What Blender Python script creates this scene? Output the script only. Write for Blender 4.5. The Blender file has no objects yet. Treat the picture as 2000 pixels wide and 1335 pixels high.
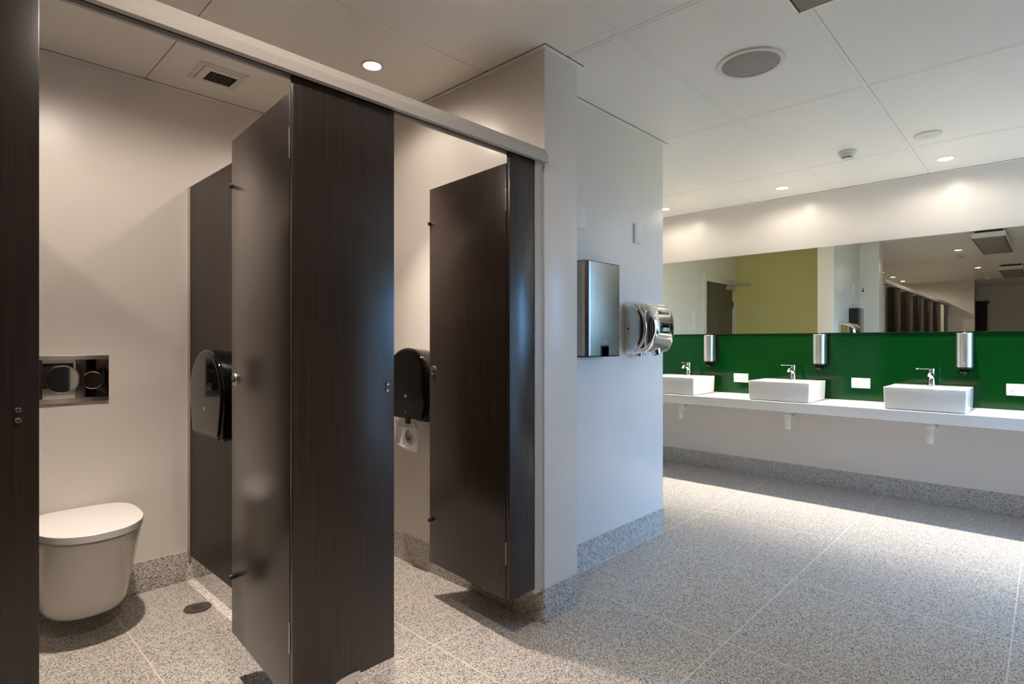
import bpy, bmesh, math, random
from mathutils import Vector, Matrix
random.seed(7)
PI = math.pi
SC = bpy.context.scene
COL = SC.collection

# ------------------------------------------------------------------ materials
def new_mat(name):
    m = bpy.data.materials.new(name); m.use_nodes = True
    nt = m.node_tree; b = nt.nodes['Principled BSDF']
    return m, nt, b

def S(v):  # srgb 0-255 -> linear
    v = v / 255.0
    return v / 12.92 if v <= 0.04045 else ((v + 0.055) / 1.055) ** 2.4

def rgb(r, g, b): return (S(r), S(g), S(b), 1.0)

def plain(name, col, rough=0.5, metal=0.0, coat=0.0, spec=0.5, noise=0.0, nscale=60, bump=0.0, aniso=0.0):
    m, nt, b = new_mat(name)
    b.inputs['Base Color'].default_value = col
    b.inputs['Roughness'].default_value = rough
    b.inputs['Metallic'].default_value = metal
    b.inputs['Coat Weight'].default_value = coat
    b.inputs['Coat Roughness'].default_value = 0.05
    b.inputs['Specular IOR Level'].default_value = spec
    b.inputs['Anisotropic'].default_value = aniso
    if noise or bump:
        geo = nt.nodes.new('ShaderNodeNewGeometry')
        n = nt.nodes.new('ShaderNodeTexNoise'); n.inputs['Scale'].default_value = nscale
        n.inputs['Detail'].default_value = 4
        nt.links.new(geo.outputs['Position'], n.inputs['Vector'])
        if noise:
            r = nt.nodes.new('ShaderNodeMapRange')
            r.inputs['To Min'].default_value = max(0.0, rough - noise)
            r.inputs['To Max'].default_value = rough + noise
            nt.links.new(n.outputs['Fac'], r.inputs['Value'])
            nt.links.new(r.outputs['Result'], b.inputs['Roughness'])
        if bump:
            bp = nt.nodes.new('ShaderNodeBump'); bp.inputs['Strength'].default_value = bump
            bp.inputs['Distance'].default_value = 0.002
            nt.links.new(n.outputs['Fac'], bp.inputs['Height'])
            nt.links.new(bp.outputs['Normal'], b.inputs['Normal'])
    return m

def brushed(name, col, rough=0.28, axis='z'):
    m, nt, b = new_mat(name)
    geo = nt.nodes.new('ShaderNodeNewGeometry')
    mp = nt.nodes.new('ShaderNodeMapping')
    mp.inputs['Scale'].default_value = (900, 900, 6) if axis == 'z' else (6, 900, 900)
    n = nt.nodes.new('ShaderNodeTexNoise'); n.inputs['Scale'].default_value = 1.0
    nt.links.new(geo.outputs['Position'], mp.inputs['Vector'])
    nt.links.new(mp.outputs['Vector'], n.inputs['Vector'])
    r = nt.nodes.new('ShaderNodeMapRange')
    r.inputs['To Min'].default_value = rough - 0.07; r.inputs['To Max'].default_value = rough + 0.07
    nt.links.new(n.outputs['Fac'], r.inputs['Value'])
    nt.links.new(r.outputs['Result'], b.inputs['Roughness'])
    b.inputs['Base Color'].default_value = col
    b.inputs['Metallic'].default_value = 1.0
    return m

def laminate():
    m, nt, b = new_mat('dark_woodgrain_laminate')
    geo = nt.nodes.new('ShaderNodeNewGeometry')
    def streak(sx, sz, det):
        mp = nt.nodes.new('ShaderNodeMapping'); mp.inputs['Scale'].default_value = (sx, sx, sz)
        nt.links.new(geo.outputs['Position'], mp.inputs['Vector'])
        n = nt.nodes.new('ShaderNodeTexNoise'); n.inputs['Scale'].default_value = 1.0
        n.inputs['Detail'].default_value = det; n.inputs['Roughness'].default_value = 0.65
        nt.links.new(mp.outputs['Vector'], n.inputs['Vector']); return n
    n1 = streak(90, 1.5, 5); n2 = streak(330, 5, 3)
    mx = nt.nodes.new('ShaderNodeMath'); mx.operation = 'ADD'
    h1 = nt.nodes.new('ShaderNodeMath'); h1.operation = 'MULTIPLY'; h1.inputs[1].default_value = 0.34
    h2 = nt.nodes.new('ShaderNodeMath'); h2.operation = 'MULTIPLY'; h2.inputs[1].default_value = 0.66
    nt.links.new(n1.outputs['Fac'], h1.inputs[0]); nt.links.new(n2.outputs['Fac'], h2.inputs[0])
    nt.links.new(h1.outputs[0], mx.inputs[0]); nt.links.new(h2.outputs[0], mx.inputs[1])
    cr = nt.nodes.new('ShaderNodeValToRGB')
    cr.color_ramp.elements[0].position = 0.28; cr.color_ramp.elements[0].color = rgb(36, 29, 25)
    cr.color_ramp.elements[1].position = 0.72; cr.color_ramp.elements[1].color = rgb(56, 46, 40)
    nt.links.new(mx.outputs[0], cr.inputs['Fac'])
    nt.links.new(cr.outputs['Color'], b.inputs['Base Color'])
    b.inputs['Roughness'].default_value = 0.22
    b.inputs['Specular IOR Level'].default_value = 0.45
    bp = nt.nodes.new('ShaderNodeBump'); bp.inputs['Strength'].default_value = 0.12
    bp.inputs['Distance'].default_value = 0.0004
    nt.links.new(n2.outputs['Fac'], bp.inputs['Height'])
    nt.links.new(bp.outputs['Normal'], b.inputs['Normal'])
    return m

def terrazzo(name, grout=True):
    m, nt, b = new_mat(name)
    N = nt.nodes.new; L = nt.links.new
    geo = N('ShaderNodeNewGeometry')
    # wobble the lookup so the chips are not straight-edged
    wn = N('ShaderNodeTexNoise'); wn.inputs['Scale'].default_value = 340; wn.inputs['Detail'].default_value = 1
    L(geo.outputs['Position'], wn.inputs['Vector'])
    sub = N('ShaderNodeVectorMath'); sub.operation = 'SUBTRACT'; sub.inputs[1].default_value = (0.5, 0.5, 0.5)
    L(wn.outputs['Color'], sub.inputs[0])
    scl = N('ShaderNodeVectorMath'); scl.operation = 'SCALE'; scl.inputs['Scale'].default_value = 0.003
    L(sub.outputs[0], scl.inputs[0])
    add = N('ShaderNodeVectorMath'); add.operation = 'ADD'
    L(geo.outputs['Position'], add.inputs[0]); L(scl.outputs[0], add.inputs[1])
    v1 = N('ShaderNodeTexVoronoi'); v1.inputs['Scale'].default_value = 330
    v2 = N('ShaderNodeTexVoronoi'); v2.inputs['Scale'].default_value = 170
    for v in (v1, v2): L(add.outputs[0], v.inputs['Vector'])
    s1 = N('ShaderNodeSeparateColor'); L(v1.outputs['Color'], s1.inputs[0])
    s2 = N('ShaderNodeSeparateColor'); L(v2.outputs['Color'], s2.inputs[0])
    c1 = N('ShaderNodeValToRGB'); c1.color_ramp.interpolation = 'CONSTANT'
    e = c1.color_ramp.elements
    e[0].position = 0.0; e[0].color = rgb(60, 54, 50)
    e[1].position = 0.11; e[1].color = rgb(122, 113, 106)
    for p, c in ((0.24, rgb(168, 158, 149)), (0.40, rgb(206, 199, 190)), (0.72, rgb(226, 221, 214))):
        x = e.new(p); x.color = c
    L(s1.outputs['Red'], c1.inputs['Fac'])
    # larger chips, sparse
    c2 = N('ShaderNodeValToRGB'); c2.color_ramp.interpolation = 'CONSTANT'
    e = c2.color_ramp.elements
    e[0].position = 0.0; e[0].color = rgb(48, 43, 40)
    e[1].position = 0.035; e[1].color = rgb(132, 122, 114)
    x = e.new(0.065); x.color = rgb(225, 220, 213)
    L(s2.outputs['Red'], c2.inputs['Fac'])
    msk = N('ShaderNodeMath'); msk.operation = 'LESS_THAN'; msk.inputs[1].default_value = 0.16
    L(s2.outputs['Red'], msk.inputs[0])
    near = N('ShaderNodeMath'); near.operation = 'LESS_THAN'; near.inputs[1].default_value = 0.46
    L(v2.outputs['Distance'], near.inputs[0])
    mm = N('ShaderNodeMath'); mm.operation = 'MULTIPLY'
    L(msk.outputs[0], mm.inputs[0]); L(near.outputs[0], mm.inputs[1])
    mix = N('ShaderNodeMix'); mix.data_type = 'RGBA'
    L(mm.outputs[0], mix.inputs['Factor']); L(c1.outputs['Color'], mix.inputs[6]); L(c2.outputs['Color'], mix.inputs[7])
    out = mix.outputs[2]
    if grout:
        sp = N('ShaderNodeSeparateXYZ'); L(geo.outputs['Position'], sp.inputs[0])
        masks = []
        for axis, off, per in (('X', 0.598, 0.828), ('Y', 0.107, 0.842)):
            a = N('ShaderNodeMath'); a.operation = 'SUBTRACT'; a.inputs[1].default_value = off - 20 * per
            L(sp.outputs[axis], a.inputs[0])
            md = N('ShaderNodeMath'); md.operation = 'MODULO'; md.inputs[1].default_value = per
            L(a.outputs[0], md.inputs[0])
            lt = N('ShaderNodeMath'); lt.operation = 'LESS_THAN'; lt.inputs[1].default_value = 0.005
            L(md.outputs[0], lt.inputs[0]); masks.append(lt)
        mxx = N('ShaderNodeMath'); mxx.operation = 'MAXIMUM'
        L(masks[0].outputs[0], mxx.inputs[0]); L(masks[1].outputs[0], mxx.inputs[1])
        gm = N('ShaderNodeMix'); gm.data_type = 'RGBA'
        L(mxx.outputs[0], gm.inputs['Factor']); L(out, gm.inputs[6]); gm.inputs[7].default_value = rgb(228, 224, 217)
        out = gm.outputs[2]
    L(out, b.inputs['Base Color'])
    b.inputs['Roughness'].default_value = 0.42
    b.inputs['Specular IOR Level'].default_value = 0.4
    return m

def emission(name, col, strength):
    m, nt, b = new_mat(name)
    b.inputs['Base Color'].default_value = (0.8, 0.8, 0.8, 1)
    b.inputs['Emission Color'].default_value = col
    b.inputs['Emission Strength'].default_value = strength
    return m

M = {}
M['wall'] = plain('warm_white_wall_paint', rgb(235, 228, 219), 0.29, spec=0.45, noise=0.03, nscale=7)
M['olive'] = plain('olive_alcove_wall', rgb(214, 209, 148), 0.45)  # yellow-green tone for the alcove side wall
M['tile'] = plain('white_ceiling_tile', rgb(243, 239, 232), 0.33, spec=0.4)
M['tbar'] = plain('white_ceiling_grid', rgb(246, 243, 238), 0.3)
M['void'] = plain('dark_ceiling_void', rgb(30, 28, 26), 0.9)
M['wood'] = laminate()
M['wood_matt'] = M['wood'].copy(); M['wood_matt'].name = 'dark_matt_partition_laminate'
_b = M['wood_matt'].node_tree.nodes['Principled BSDF']
_b.inputs['Roughness'].default_value = 0.4; _b.inputs['Specular IOR Level'].default_value = 0.15
M['floor'] = terrazzo('terrazzo_floor_tiles')
M['terr'] = terrazzo('terrazzo_skirting', False)
M['alu'] = brushed('satin_aluminium', (0.62, 0.60, 0.56, 1), 0.38, 'x')
M['alu_v'] = brushed('satin_aluminium_upright', (0.72, 0.69, 0.64, 1), 0.40, 'z')
M['powder'] = plain('pale_anodised_rail', rgb(186, 180, 171), 0.45)
M['channel'] = plain('pale_channel', rgb(188, 181, 170), 0.4)
M['steel'] = brushed('brushed_stainless_steel', (0.36, 0.33, 0.29, 1), 0.24, 'z')
M['steel_soap'] = brushed('brushed_steel_cover', (0.72, 0.71, 0.65, 1), 0.36, 'z')
M['chrome'] = plain('polished_chrome', (0.80, 0.79, 0.77, 1), 0.06, metal=1.0)
M['plate'] = plain('mirror_chrome_plate', (0.55, 0.52, 0.49, 1), 0.03, metal=1.0)
M['satin'] = plain('satin_chrome', (0.58, 0.55, 0.50, 1), 0.28, metal=1.0)
M['black'] = plain('gloss_black_plastic', rgb(11, 9, 8), 0.06, spec=0.38)
M['blackm'] = plain('matt_black_plastic', rgb(18, 16, 15), 0.38)
M['ceramic'] = plain('white_glazed_ceramic', rgb(238, 234, 226), 0.07, spec=0.55)
M['lid'] = plain('white_seat_plastic', rgb(243, 239, 236), 0.22)
M['counter'] = plain('white_solid_surface', rgb(240, 238, 234), 0.22)
M['green'] = plain('green_back_painted_glass', rgb(4, 53, 18), 0.12, spec=0.3)
M['mirror'] = plain('silvered_mirror_glass', (0.88, 0.90, 0.80, 1), 0.0, metal=1.0)
M['pvc'] = plain('white_pvc_pipe', rgb(232, 226, 218), 0.3)
M['switch'] = plain('white_switch_plastic', rgb(236, 234, 230), 0.3)
M['slot'] = plain('dark_slot', rgb(50, 46, 44), 0.6)
M['paper'] = plain('white_printed_paper', rgb(240, 238, 236), 0.5)
M['ink'] = plain('grey_print', rgb(70, 66, 64), 0.6)
M['grille'] = plain('grey_speaker_mesh', rgb(150, 143, 138), 0.6, bump=0.3, nscale=900)
M['vent_dark'] = plain('dark_vent_mesh', rgb(104, 92, 80), 0.7)
M['heater'] = plain('grey_radiant_panel', rgb(128, 121, 110), 0.55)
M['white'] = plain('white_enamel', rgb(226, 222, 214), 0.35)
M['door'] = plain('dark_door_paint', rgb(84, 78, 66), 0.35)
M['frame'] = plain('white_door_frame_gloss', rgb(226, 224, 212), 0.25)
M['lens'] = emission('lit_lamp_lens', (1.0, 0.93, 0.82, 1), 20.0)
M['glassgreen'] = plain('green_vacant_disc', rgb(20, 110, 50), 0.25)
M['drain'] = plain('dull_drain_metal', rgb(118, 107, 98), 0.42, metal=0.6)
M['badge'] = plain('dark_badge', rgb(48, 38, 34), 0.3)
M['logo'] = plain('pale_logo_print', rgb(170, 165, 158), 0.5)
M['clear'], _nt, _b = new_mat('clear_plastic_pouch')
_b.inputs['Base Color'].default_value = (0.95, 0.95, 0.95, 1); _b.inputs['Roughness'].default_value = 0.12
_b.inputs['Transmission Weight'].default_value = 0.85; _b.inputs['IOR'].default_value = 1.1
M['glass'], _nt, _b = new_mat('window_glass')
_t = _nt.nodes.new('ShaderNodeBsdfTransparent'); _g = _nt.nodes.new('ShaderNodeBsdfGlossy')
_g.inputs['Roughness'].default_value = 0.02
_x = _nt.nodes.new('ShaderNodeMixShader'); _x.inputs[0].default_value = 0.06
_nt.links.new(_t.outputs[0], _x.inputs[1]); _nt.links.new(_g.outputs[0], _x.inputs[2])
_nt.links.new(_x.outputs[0], _nt.nodes['Material Output'].inputs['Surface'])

M['tinted'] = M['glass'].copy(); M['tinted'].name = 'tinted_window_glass'
for _n in M['tinted'].node_tree.nodes:
    if _n.type == 'BSDF_TRANSPARENT': _n.inputs['Color'].default_value = (.97, .97, .97, 1)
# ------------------------------------------------------------------ geometry helpers
class MB:
    def __init__(s): s.bm = bmesh.new()
    def _rot(s, vs, rot):
        if rot is not None: bmesh.ops.transform(s.bm, matrix=rot, verts=vs)
    def box(s, x0, x1, y0, y1, z0, z1, bev=0.0, seg=2, rot=None):
        x0, x1 = min(x0, x1), max(x0, x1); y0, y1 = min(y0, y1), max(y0, y1); z0, z1 = min(z0, z1), max(z0, z1)
        r = bmesh.ops.create_cube(s.bm, size=1.0)
        vs = r['verts']
        bmesh.ops.scale(s.bm, vec=(x1 - x0, y1 - y0, z1 - z0), verts=vs)
        bmesh.ops.translate(s.bm, vec=((x0 + x1) / 2, (y0 + y1) / 2, (z0 + z1) / 2), verts=vs)
        if bev > 0:
            es = list({e for v in vs for e in v.link_edges})
            rr = bmesh.ops.bevel(s.bm, geom=es, offset=bev, segments=seg, profile=0.6, affect='EDGES')
            vs = list({v for f in rr['faces'] for v in f.verts} | {v for v in vs if v.is_valid})
        s._rot(vs, rot); return s
    def cyl(s, p0, p1, r0, r1=None, seg=24, bev=0.0):
        r1 = r0 if r1 is None else r1
        p0 = Vector(p0); p1 = Vector(p1); d = p1 - p0
        r = bmesh.ops.create_cone(s.bm, cap_ends=True, segments=seg, radius1=r0, radius2=r1, depth=d.length)
        q = d.to_track_quat('Z', 'Y').to_matrix().to_4x4()
        bmesh.ops.transform(s.bm, matrix=Matrix.Translation((p0 + p1) / 2) @ q, verts=r['verts'])
        if bev > 0:
            es = [e for e in {e for v in r['verts'] for e in v.link_edges} if any(len(f.verts) > 4 for f in e.link_faces)]
            bmesh.ops.bevel(s.bm, geom=es, offset=bev, segments=2, affect='EDGES')
        return s
    def rings(s, rs, cap0=True, cap1=True, close=True):
        vr = [[s.bm.verts.new(p) for p in r] for r in rs]
        n = len(vr[0])
        for a, b in zip(vr[:-1], vr[1:]):
            for i in range(n if close else n - 1):
                j = (i + 1) % n
                s.bm.faces.new((a[i], a[j], b[j], b[i]))
        if cap0: s.bm.faces.new(list(reversed(vr[0])))
        if cap1: s.bm.faces.new(vr[-1])
        return s
    def lathe(s, prof, c, axis='z', seg=32):
        rs = []
        for r, h in prof:
            ring = []
            for i in range(seg):
                t = 2 * PI * i / seg
                a, b = r * math.cos(t), r * math.sin(t)
                p = {'z': (a, b, h), 'x': (h, a, b), 'y': (b, h, a)}[axis]
                ring.append((c[0] + p[0], c[1] + p[1], c[2] + p[2]))
            rs.append(ring)
        return s.rings(rs)
    def prism(s, poly, axis, a, b, bev=0.0):
        def P(u, v, w):
            return {'x': (w, u, v), 'y': (u, w, v), 'z': (u, v, w)}[axis]
        n0 = len(s.bm.verts)
        s.rings([[P(u, v, a) for u, v in poly], [P(u, v, b) for u, v in poly]])
        if bev > 0:
            s.bm.verts.ensure_lookup_table()
            vs = s.bm.verts[n0:]
            es = [e for e in {e for v in vs for e in v.link_edges} if any(len(f.verts) > 4 for f in e.link_faces)]
            bmesh.ops.bevel(s.bm, geom=es, offset=bev, segments=3, affect='EDGES')
        return s
    def tube(s, path, r, seg=16):
        path = [Vector(p) for p in path]; rs = []
        up = Vector((0.123, 0.957, 0.31)).normalized()
        for i, p in enumerate(path):
            d = (path[min(i + 1, len(path) - 1)] - path[max(i - 1, 0)]).normalized()
            a = d.cross(up).normalized(); b = d.cross(a).normalized()
            rr = r[i] if isinstance(r, (list, tuple)) else r
            rs.append([tuple(p + (a * math.cos(2 * PI * k / seg) + b * math.sin(2 * PI * k / seg)) * rr) for k in range(seg)])
        return s.rings(rs)
    def torus(s, c, R, r, axis='y', seg=40, ms=10, sx=1.0):
        rs = []
        for i in range(seg):
            t = 2 * PI * i / seg; ring = []
            for k in range(ms):
                q = 2 * PI * k / ms
                rad = R + r * math.cos(q); h = r * math.sin(q)
                a, b = rad * math.cos(t), rad * math.sin(t)
                p = {'z': (a, b, h), 'x': (h, a, b), 'y': (a, h, b)}[axis]
                ring.append(s.bm.verts.new((c[0] + p[0], c[1] + p[1], c[2] + p[2])))
            rs.append(ring)
        for i in range(seg):
            a = rs[i]; b = rs[(i + 1) % seg]
            for k in range(ms):
                j = (k + 1) % ms
                s.bm.faces.new((a[k], a[j], b[j], b[k]))
        return s
    def build(s, name, mat, parent=None, smooth=35, mats=None):
        bmesh.ops.recalc_face_normals(s.bm, faces=s.bm.faces)
        me = bpy.data.meshes.new(name); s.bm.to_mesh(me); s.bm.free()
        for mm in (mats or [mat]): me.materials.append(mm)
        o = bpy.data.objects.new(name, me); COL.objects.link(o)
        if smooth:
            try:
                me.shade_smooth(); me.set_sharp_from_angle(angle=math.radians(smooth))
            except Exception: pass
        if parent is not None:
            o.parent = parent
            o.matrix_parent_inverse = PINV.get(parent.name, Matrix.Identity(4))
            root = parent
        return o

PINV = {}
def thing(name, label, cat, loc=(0, 0, 0), group=None):
    o = bpy.data.objects.new(name, None); COL.objects.link(o)
    o.location = loc; o.empty_display_size = 0.05
    o['label'] = label; o['category'] = cat; o['kind'] = 'thing'
    if group: o['group'] = group
    PINV[o.name] = Matrix.Translation(Vector(loc)).inverted()
    return o
def tag(o, label, cat, group=None):
    o['label'] = label; o['category'] = cat; o['kind'] = 'thing'
    if group: o['group'] = group
    return o
def struct(name, mb, mat, parent=None, mats=None, smooth=30):
    o = mb.build(name, mat, parent, smooth, mats)
    if parent is None: o['kind'] = 'structure'
    return o
def dup(root, delta, label, group=None, rotz=None):
    r = root.copy(); COL.objects.link(r)
    r.location = Vector(root.location) + Vector(delta)
    r['label'] = label
    if group: r['group'] = group
    for ch in list(root.children):
        c = ch.copy(); COL.objects.link(c); c.parent = r
        c.matrix_parent_inverse = ch.matrix_parent_inverse.copy()
        for g in list(ch.children):
            d = g.copy(); COL.objects.link(d); d.parent = c
            d.matrix_parent_inverse = g.matrix_parent_inverse.copy()
    return r
def text_mesh(name, body, size, mat, parent, mtx, extrude=0.0006):
    cu = bpy.data.curves.new(name, 'FONT'); cu.body = body; cu.size = size; cu.extrude = extrude
    cu.align_x = 'CENTER'; cu.align_y = 'CENTER'; cu.resolution_u = 3
    t = bpy.data.objects.new(name + '_tmp', cu); COL.objects.link(t)
    dg = bpy.context.evaluated_depsgraph_get()
    me = bpy.data.meshes.new_from_object(t.evaluated_get(dg))
    bpy.data.objects.remove(t); bpy.data.curves.remove(cu)
    me.transform(mtx); me.materials.clear(); me.materials.append(mat)
    o = bpy.data.objects.new(name, me); COL.objects.link(o)
    o.parent = parent; o.matrix_parent_inverse = PINV.get(parent.name, Matrix.Identity(4))
    return o

# ------------------------------------------------------------------ key dimensions (metres)
H = 2.50            # ceiling
XS = 5.30           # sink wall face
YF = 1.58           # front of the cubicles
YT = 3.20           # wall behind the toilets
XP0, XP1, YP = 1.868, 2.102, 1.584    # end pier
YD, XD = 1.802, 3.304                  # wall with the dryer
YA = 3.42           # alcove wall with the door
XW, YW = -4.40, 1.15                   # end of the cubicle row
XFAR, YSO = -6.2, -1.35

# ------------------------------------------------------------------ room shell
struct('floor', MB().box(XFAR - .2, XS + .2, YSO - .2, YA + .2, -0.12, 0.0), M['floor'])
cm = MB()
cm.box(XFAR - .2, XS + .2, YSO - .2, YA + .2, H + .012, H + .12)
cx = MB()
xs = [2.0 + 1.245 * k for k in range(-8, 4)]; ys = [1.288 + 0.633 * k for k in range(-5, 5)]
GR, FL = 0.0055, 0.020
for i, xa in enumerate(xs):
    xb = xs[i + 1] if i + 1 < len(xs) else xa + 1.245
    for j, ya in enumerate(ys):
        yb = ys[j + 1] if j + 1 < len(ys) else ya + 0.633
        # flange runs along the start of the cell, then the panel, then a shadow groove
        cx.box(xa + FL, xb - GR, ya + FL, yb - .0028, H, H + .02)
for i, xa in enumerate(xs): cx.box(xa, xa + FL + .001, YSO - .1, YA + .1, H + .0012, H + .02)
for j, ya in enumerate(ys): cx.box(XFAR - .1, XS + .1, ya, ya + FL + .001, H + .0016, H + .02)
ceil = struct('ceiling', cm, M['void'])
struct('ceiling_panels', cx, M['tile'], ceil)

# walls
struct('wall_sinks', MB().box(XS, XS + .15, YSO - .15, YA + .15, 0, H + .012), M['wall'])
struct('wall_toilets', MB().box(XW, XP0 + .05, YT, YT + .15, 0, H + .012), M['wall'])
mb = MB(); mb.box(XP0, XP1, YP, YT + .06, 0, H + .012, .003); mb.box(XP0, XP1, YT + .06, YA, 0, H + .012)
wm = struct('wall_pier', mb, M['wall'])
mb = MB().box(XP1 - .004, XP1 + .006, YD + .17, YA, 0.0, H + .01)
struct('wall_alcove_side', mb, M['olive'])
struct('wall_dryer', MB().box(XP1 - .004, XD, YD, YD + .172, 0, H + .012, .003), M['wall'])
mb = MB()
DX0, DX1, DZ = 2.22, 3.14, 2.075
mb.box(XP1, DX0, YA, YA + .15, 0, H + .012); mb.box(DX1, XS, YA, YA + .15, 0, H + .012); mb.box(DX0, DX1, YA, YA + .15, DZ, H + .012)
struct('wall_alcove', mb, M['wall'])
struct('wall_row_end', MB().box(XW - .2, XW, YW, YT + .1, 0, H + .012), M['wall'])
mb = MB()
struct('wall_far', MB().box(XFAR - .15, XFAR, YSO - .15, YA, 0, H + .012), M['wall'])
struct('wall_far_return', MB().box(XFAR, XW - .2, 2.2, 2.35, 0, H + .012), M['wall'])
# wall opposite the cubicles: unseen lobby and small window, added for the blue daylight
AX0, AX1, AZ1, YL = 3.45, 4.42, 2.32, -2.75
WX0, WX1, WZ0, WZ1 = 4.55, 5.25, 1.05, 2.25
mb = MB()
mb.box(XFAR, AX0, YSO - .15, YSO, 0, H + .012); mb.box(AX1, WX0, YSO - .15, YSO, 0, H + .012); mb.box(WX1, XS, YSO - .15, YSO, 0, H + .012)
mb.box(AX0, AX1, YSO - .15, YSO, AZ1, H + .012)
mb.box(WX0, WX1, YSO - .15, YSO, 0, WZ0); mb.box(WX0, WX1, YSO - .15, YSO, WZ1, H + .012)
struct('wall_window', mb, M['wall'])
mb = MB(); mb.box(AX0 - .1, AX0, YL - .1, YSO - .15, 0, AZ1); mb.box(AX1, AX1 + .1, YL - .1, YSO - .15, 0, AZ1); mb.box(AX0 - .1, AX1 + .1, YL - .1, YSO - .15, AZ1, AZ1 + .1)
struct('added_lobby_walls', mb, M['wall'])  # unseen lobby, its depth shaped to keep the daylight in a band
struct('added_lobby_floor', MB().box(AX0 - .1, AX1 + .1, YL - .1, YSO - .2, -.12, 0), M['floor'])
mb = MB()
for x in (AX0, AX1 - .05): mb.box(x, x + .05, YL, YL + .06, 0, AZ1)
for z in (0, AZ1 - .05): mb.box(AX0, AX1, YL, YL + .06, z, z + .05)
win = struct('added_window_1', mb, M['white'])  # added glazing, lets in the blue daylight
struct('window_pane', MB().box(AX0 + .03, AX1 - .03, YL + .027, YL + .033, .03, AZ1 - .03), M['glass'], win)
mb = MB()
for x in (WX0, WX1 - .04): mb.box(x, x + .04, YSO - .11, YSO - .05, WZ0, WZ1)
for z in (WZ0, WZ1 - .04): mb.box(WX0, WX1, YSO - .11, YSO - .05, z, z + .04)
win2 = struct('added_window_2', mb, M['white'])  # added window for the blue reflection on the narrow pilaster
struct('window_pane', MB().box(WX0 + .03, WX1 - .03, YSO - .083, YSO - .077, WZ0 + .03, WZ1 - .03), M['tinted'], win2)
mb = MB()
for a, b in ((-6.0, -3.4), (-3.25, -1.1), (-.95, 1.12), (1.29, 2.95)): mb.box(a, b, YSO + .001, YSO + .018, .17, 1.99, .001)
struct('added_wall_panelling', mb, M['wood'])  # unseen panels, added for the dark reflections in the flush plate
# skirtings
SK, SH = .004, .15
struct('baseboard_sinks', MB().box(XS - SK, XS, YSO, YA, 0, SH, .002), M['terr'])
mb = MB()
for y in [1.79 + .842 * k for k in range(-3, 2)]: mb.box(XS - SK - .0006, XS - SK + .001, y - .002, y + .002, 0, SH - .001)
struct('trim_skirting_joints', mb, M['frame'])
struct('baseboard_toilets', MB().box(XW, XP0, YT - SK, YT, 0, SH, .002), M['terr'])
mb = MB(); mb.box(XP0 - SK, XP1 + SK, YP - SK, YP, 0, SH); mb.box(XP0 - SK, XP0, YP, YT - SK, 0, SH); mb.box(XP1, XP1 + SK, YP, YD - SK, 0, SH)
struct('baseboard_pier', mb, M['terr'])
mb = MB(); mb.box(XP1, XD + SK, YD - SK, YD, 0, SH); mb.box(XD, XD + SK, YD, YD + .172 + SK, 0, SH)
struct('baseboard_dryer', mb, M['terr'])
mb = MB(); mb.box(XP1, DX0 - .07, YA - SK, YA, 0, SH, .002); mb.box(DX1 + .07, XS, YA - SK, YA, 0, SH, .002)
struct('baseboard_alcove', mb, M['terr'])
mb = MB(); mb.box(XFAR, AX0, YSO, YSO + SK, 0, SH); mb.box(AX1, XS, YSO, YSO + SK, 0, SH)
struct('baseboard_window', mb, M['terr'])

# white wall angles under the ceiling
TR = .020; z0, z1 = H - .004, H + .004
def angle(name, *boxes):
    mb = MB()
    for x0, x1, y0, y1 in boxes: mb.box(x0, x1, y0, y1, z0, z1)
    t_ = struct(name, mb, M['tbar'])
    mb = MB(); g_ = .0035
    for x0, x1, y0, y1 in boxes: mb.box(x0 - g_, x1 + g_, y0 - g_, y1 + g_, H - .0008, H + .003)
    struct('painted_shadow_gap', mb, M['void'], t_)  # solid dark strips: shade along the trim edge put into the colour
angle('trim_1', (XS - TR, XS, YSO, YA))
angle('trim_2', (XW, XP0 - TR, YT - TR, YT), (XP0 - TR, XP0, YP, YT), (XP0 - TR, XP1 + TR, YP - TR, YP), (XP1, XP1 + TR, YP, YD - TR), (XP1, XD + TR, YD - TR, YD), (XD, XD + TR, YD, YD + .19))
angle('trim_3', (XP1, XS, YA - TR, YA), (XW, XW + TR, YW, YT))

# alcove door
mb = MB(); fw = .06
mb.box(DX0 - fw, DX0 + .012, YA - .012, YA + .12, 0, DZ - .012); mb.box(DX1 - .012, DX1 + fw, YA - .012, YA + .12, 0, DZ - .012); mb.box(DX0 - fw, DX1 + fw, YA - .012, YA + .12, DZ - .012, DZ + fw)
d1 = struct('door_1', mb, M['frame'])
struct('door_leaf', MB().box(DX0 + .014, DX1 - .014, YA + .005, YA + .045, .008, DZ - .014, .001), M['door'], d1)
mb = MB()
for z in (.25, 1.72): mb.cyl((DX0 + .012, YA - .004, z), (DX0 + .012, YA - .004, z + .1), .008)
struct('door_hinge', mb, M['slot'], d1)
mb = MB(); mb.box(DX0 + .06, DX0 + .30, YA - .055, YA + .004, DZ - .10, DZ - .03, .006)
cl = struct('door_closer', mb, M['satin'], d1)
mb = MB()
mb.tube([(DX0 + .24, YA - .03, DZ - .015), (DX0 + .02, YA - .26, DZ - .015)], .011); mb.tube([(DX0 + .02, YA - .26, DZ - .002), (DX0 + .20, YA - .015, DZ + .01)], .009)
mb.cyl((DX0 + .24, YA - .03, DZ - .035), (DX0 + .24, YA - .03, DZ - .005), .013)
struct('closer_arm', mb, M['satin'], cl)
# far door behind the end of the row
mb = MB(); mb.box(XFAR, XFAR + .02, 1.06, 1.10, 0, 2.10); mb.box(XFAR, XFAR + .02, 1.75, 1.81, 0, 2.10); mb.box(XFAR, XFAR + .03, 1.03, 1.81, 2.10, 2.16)
d2 = struct('door_2', mb, M['slot'])
struct('door_leaf', MB().box(XFAR, XFAR + .012, 1.10, 1.75, .008, 2.10), M['wood'], d2)

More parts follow.
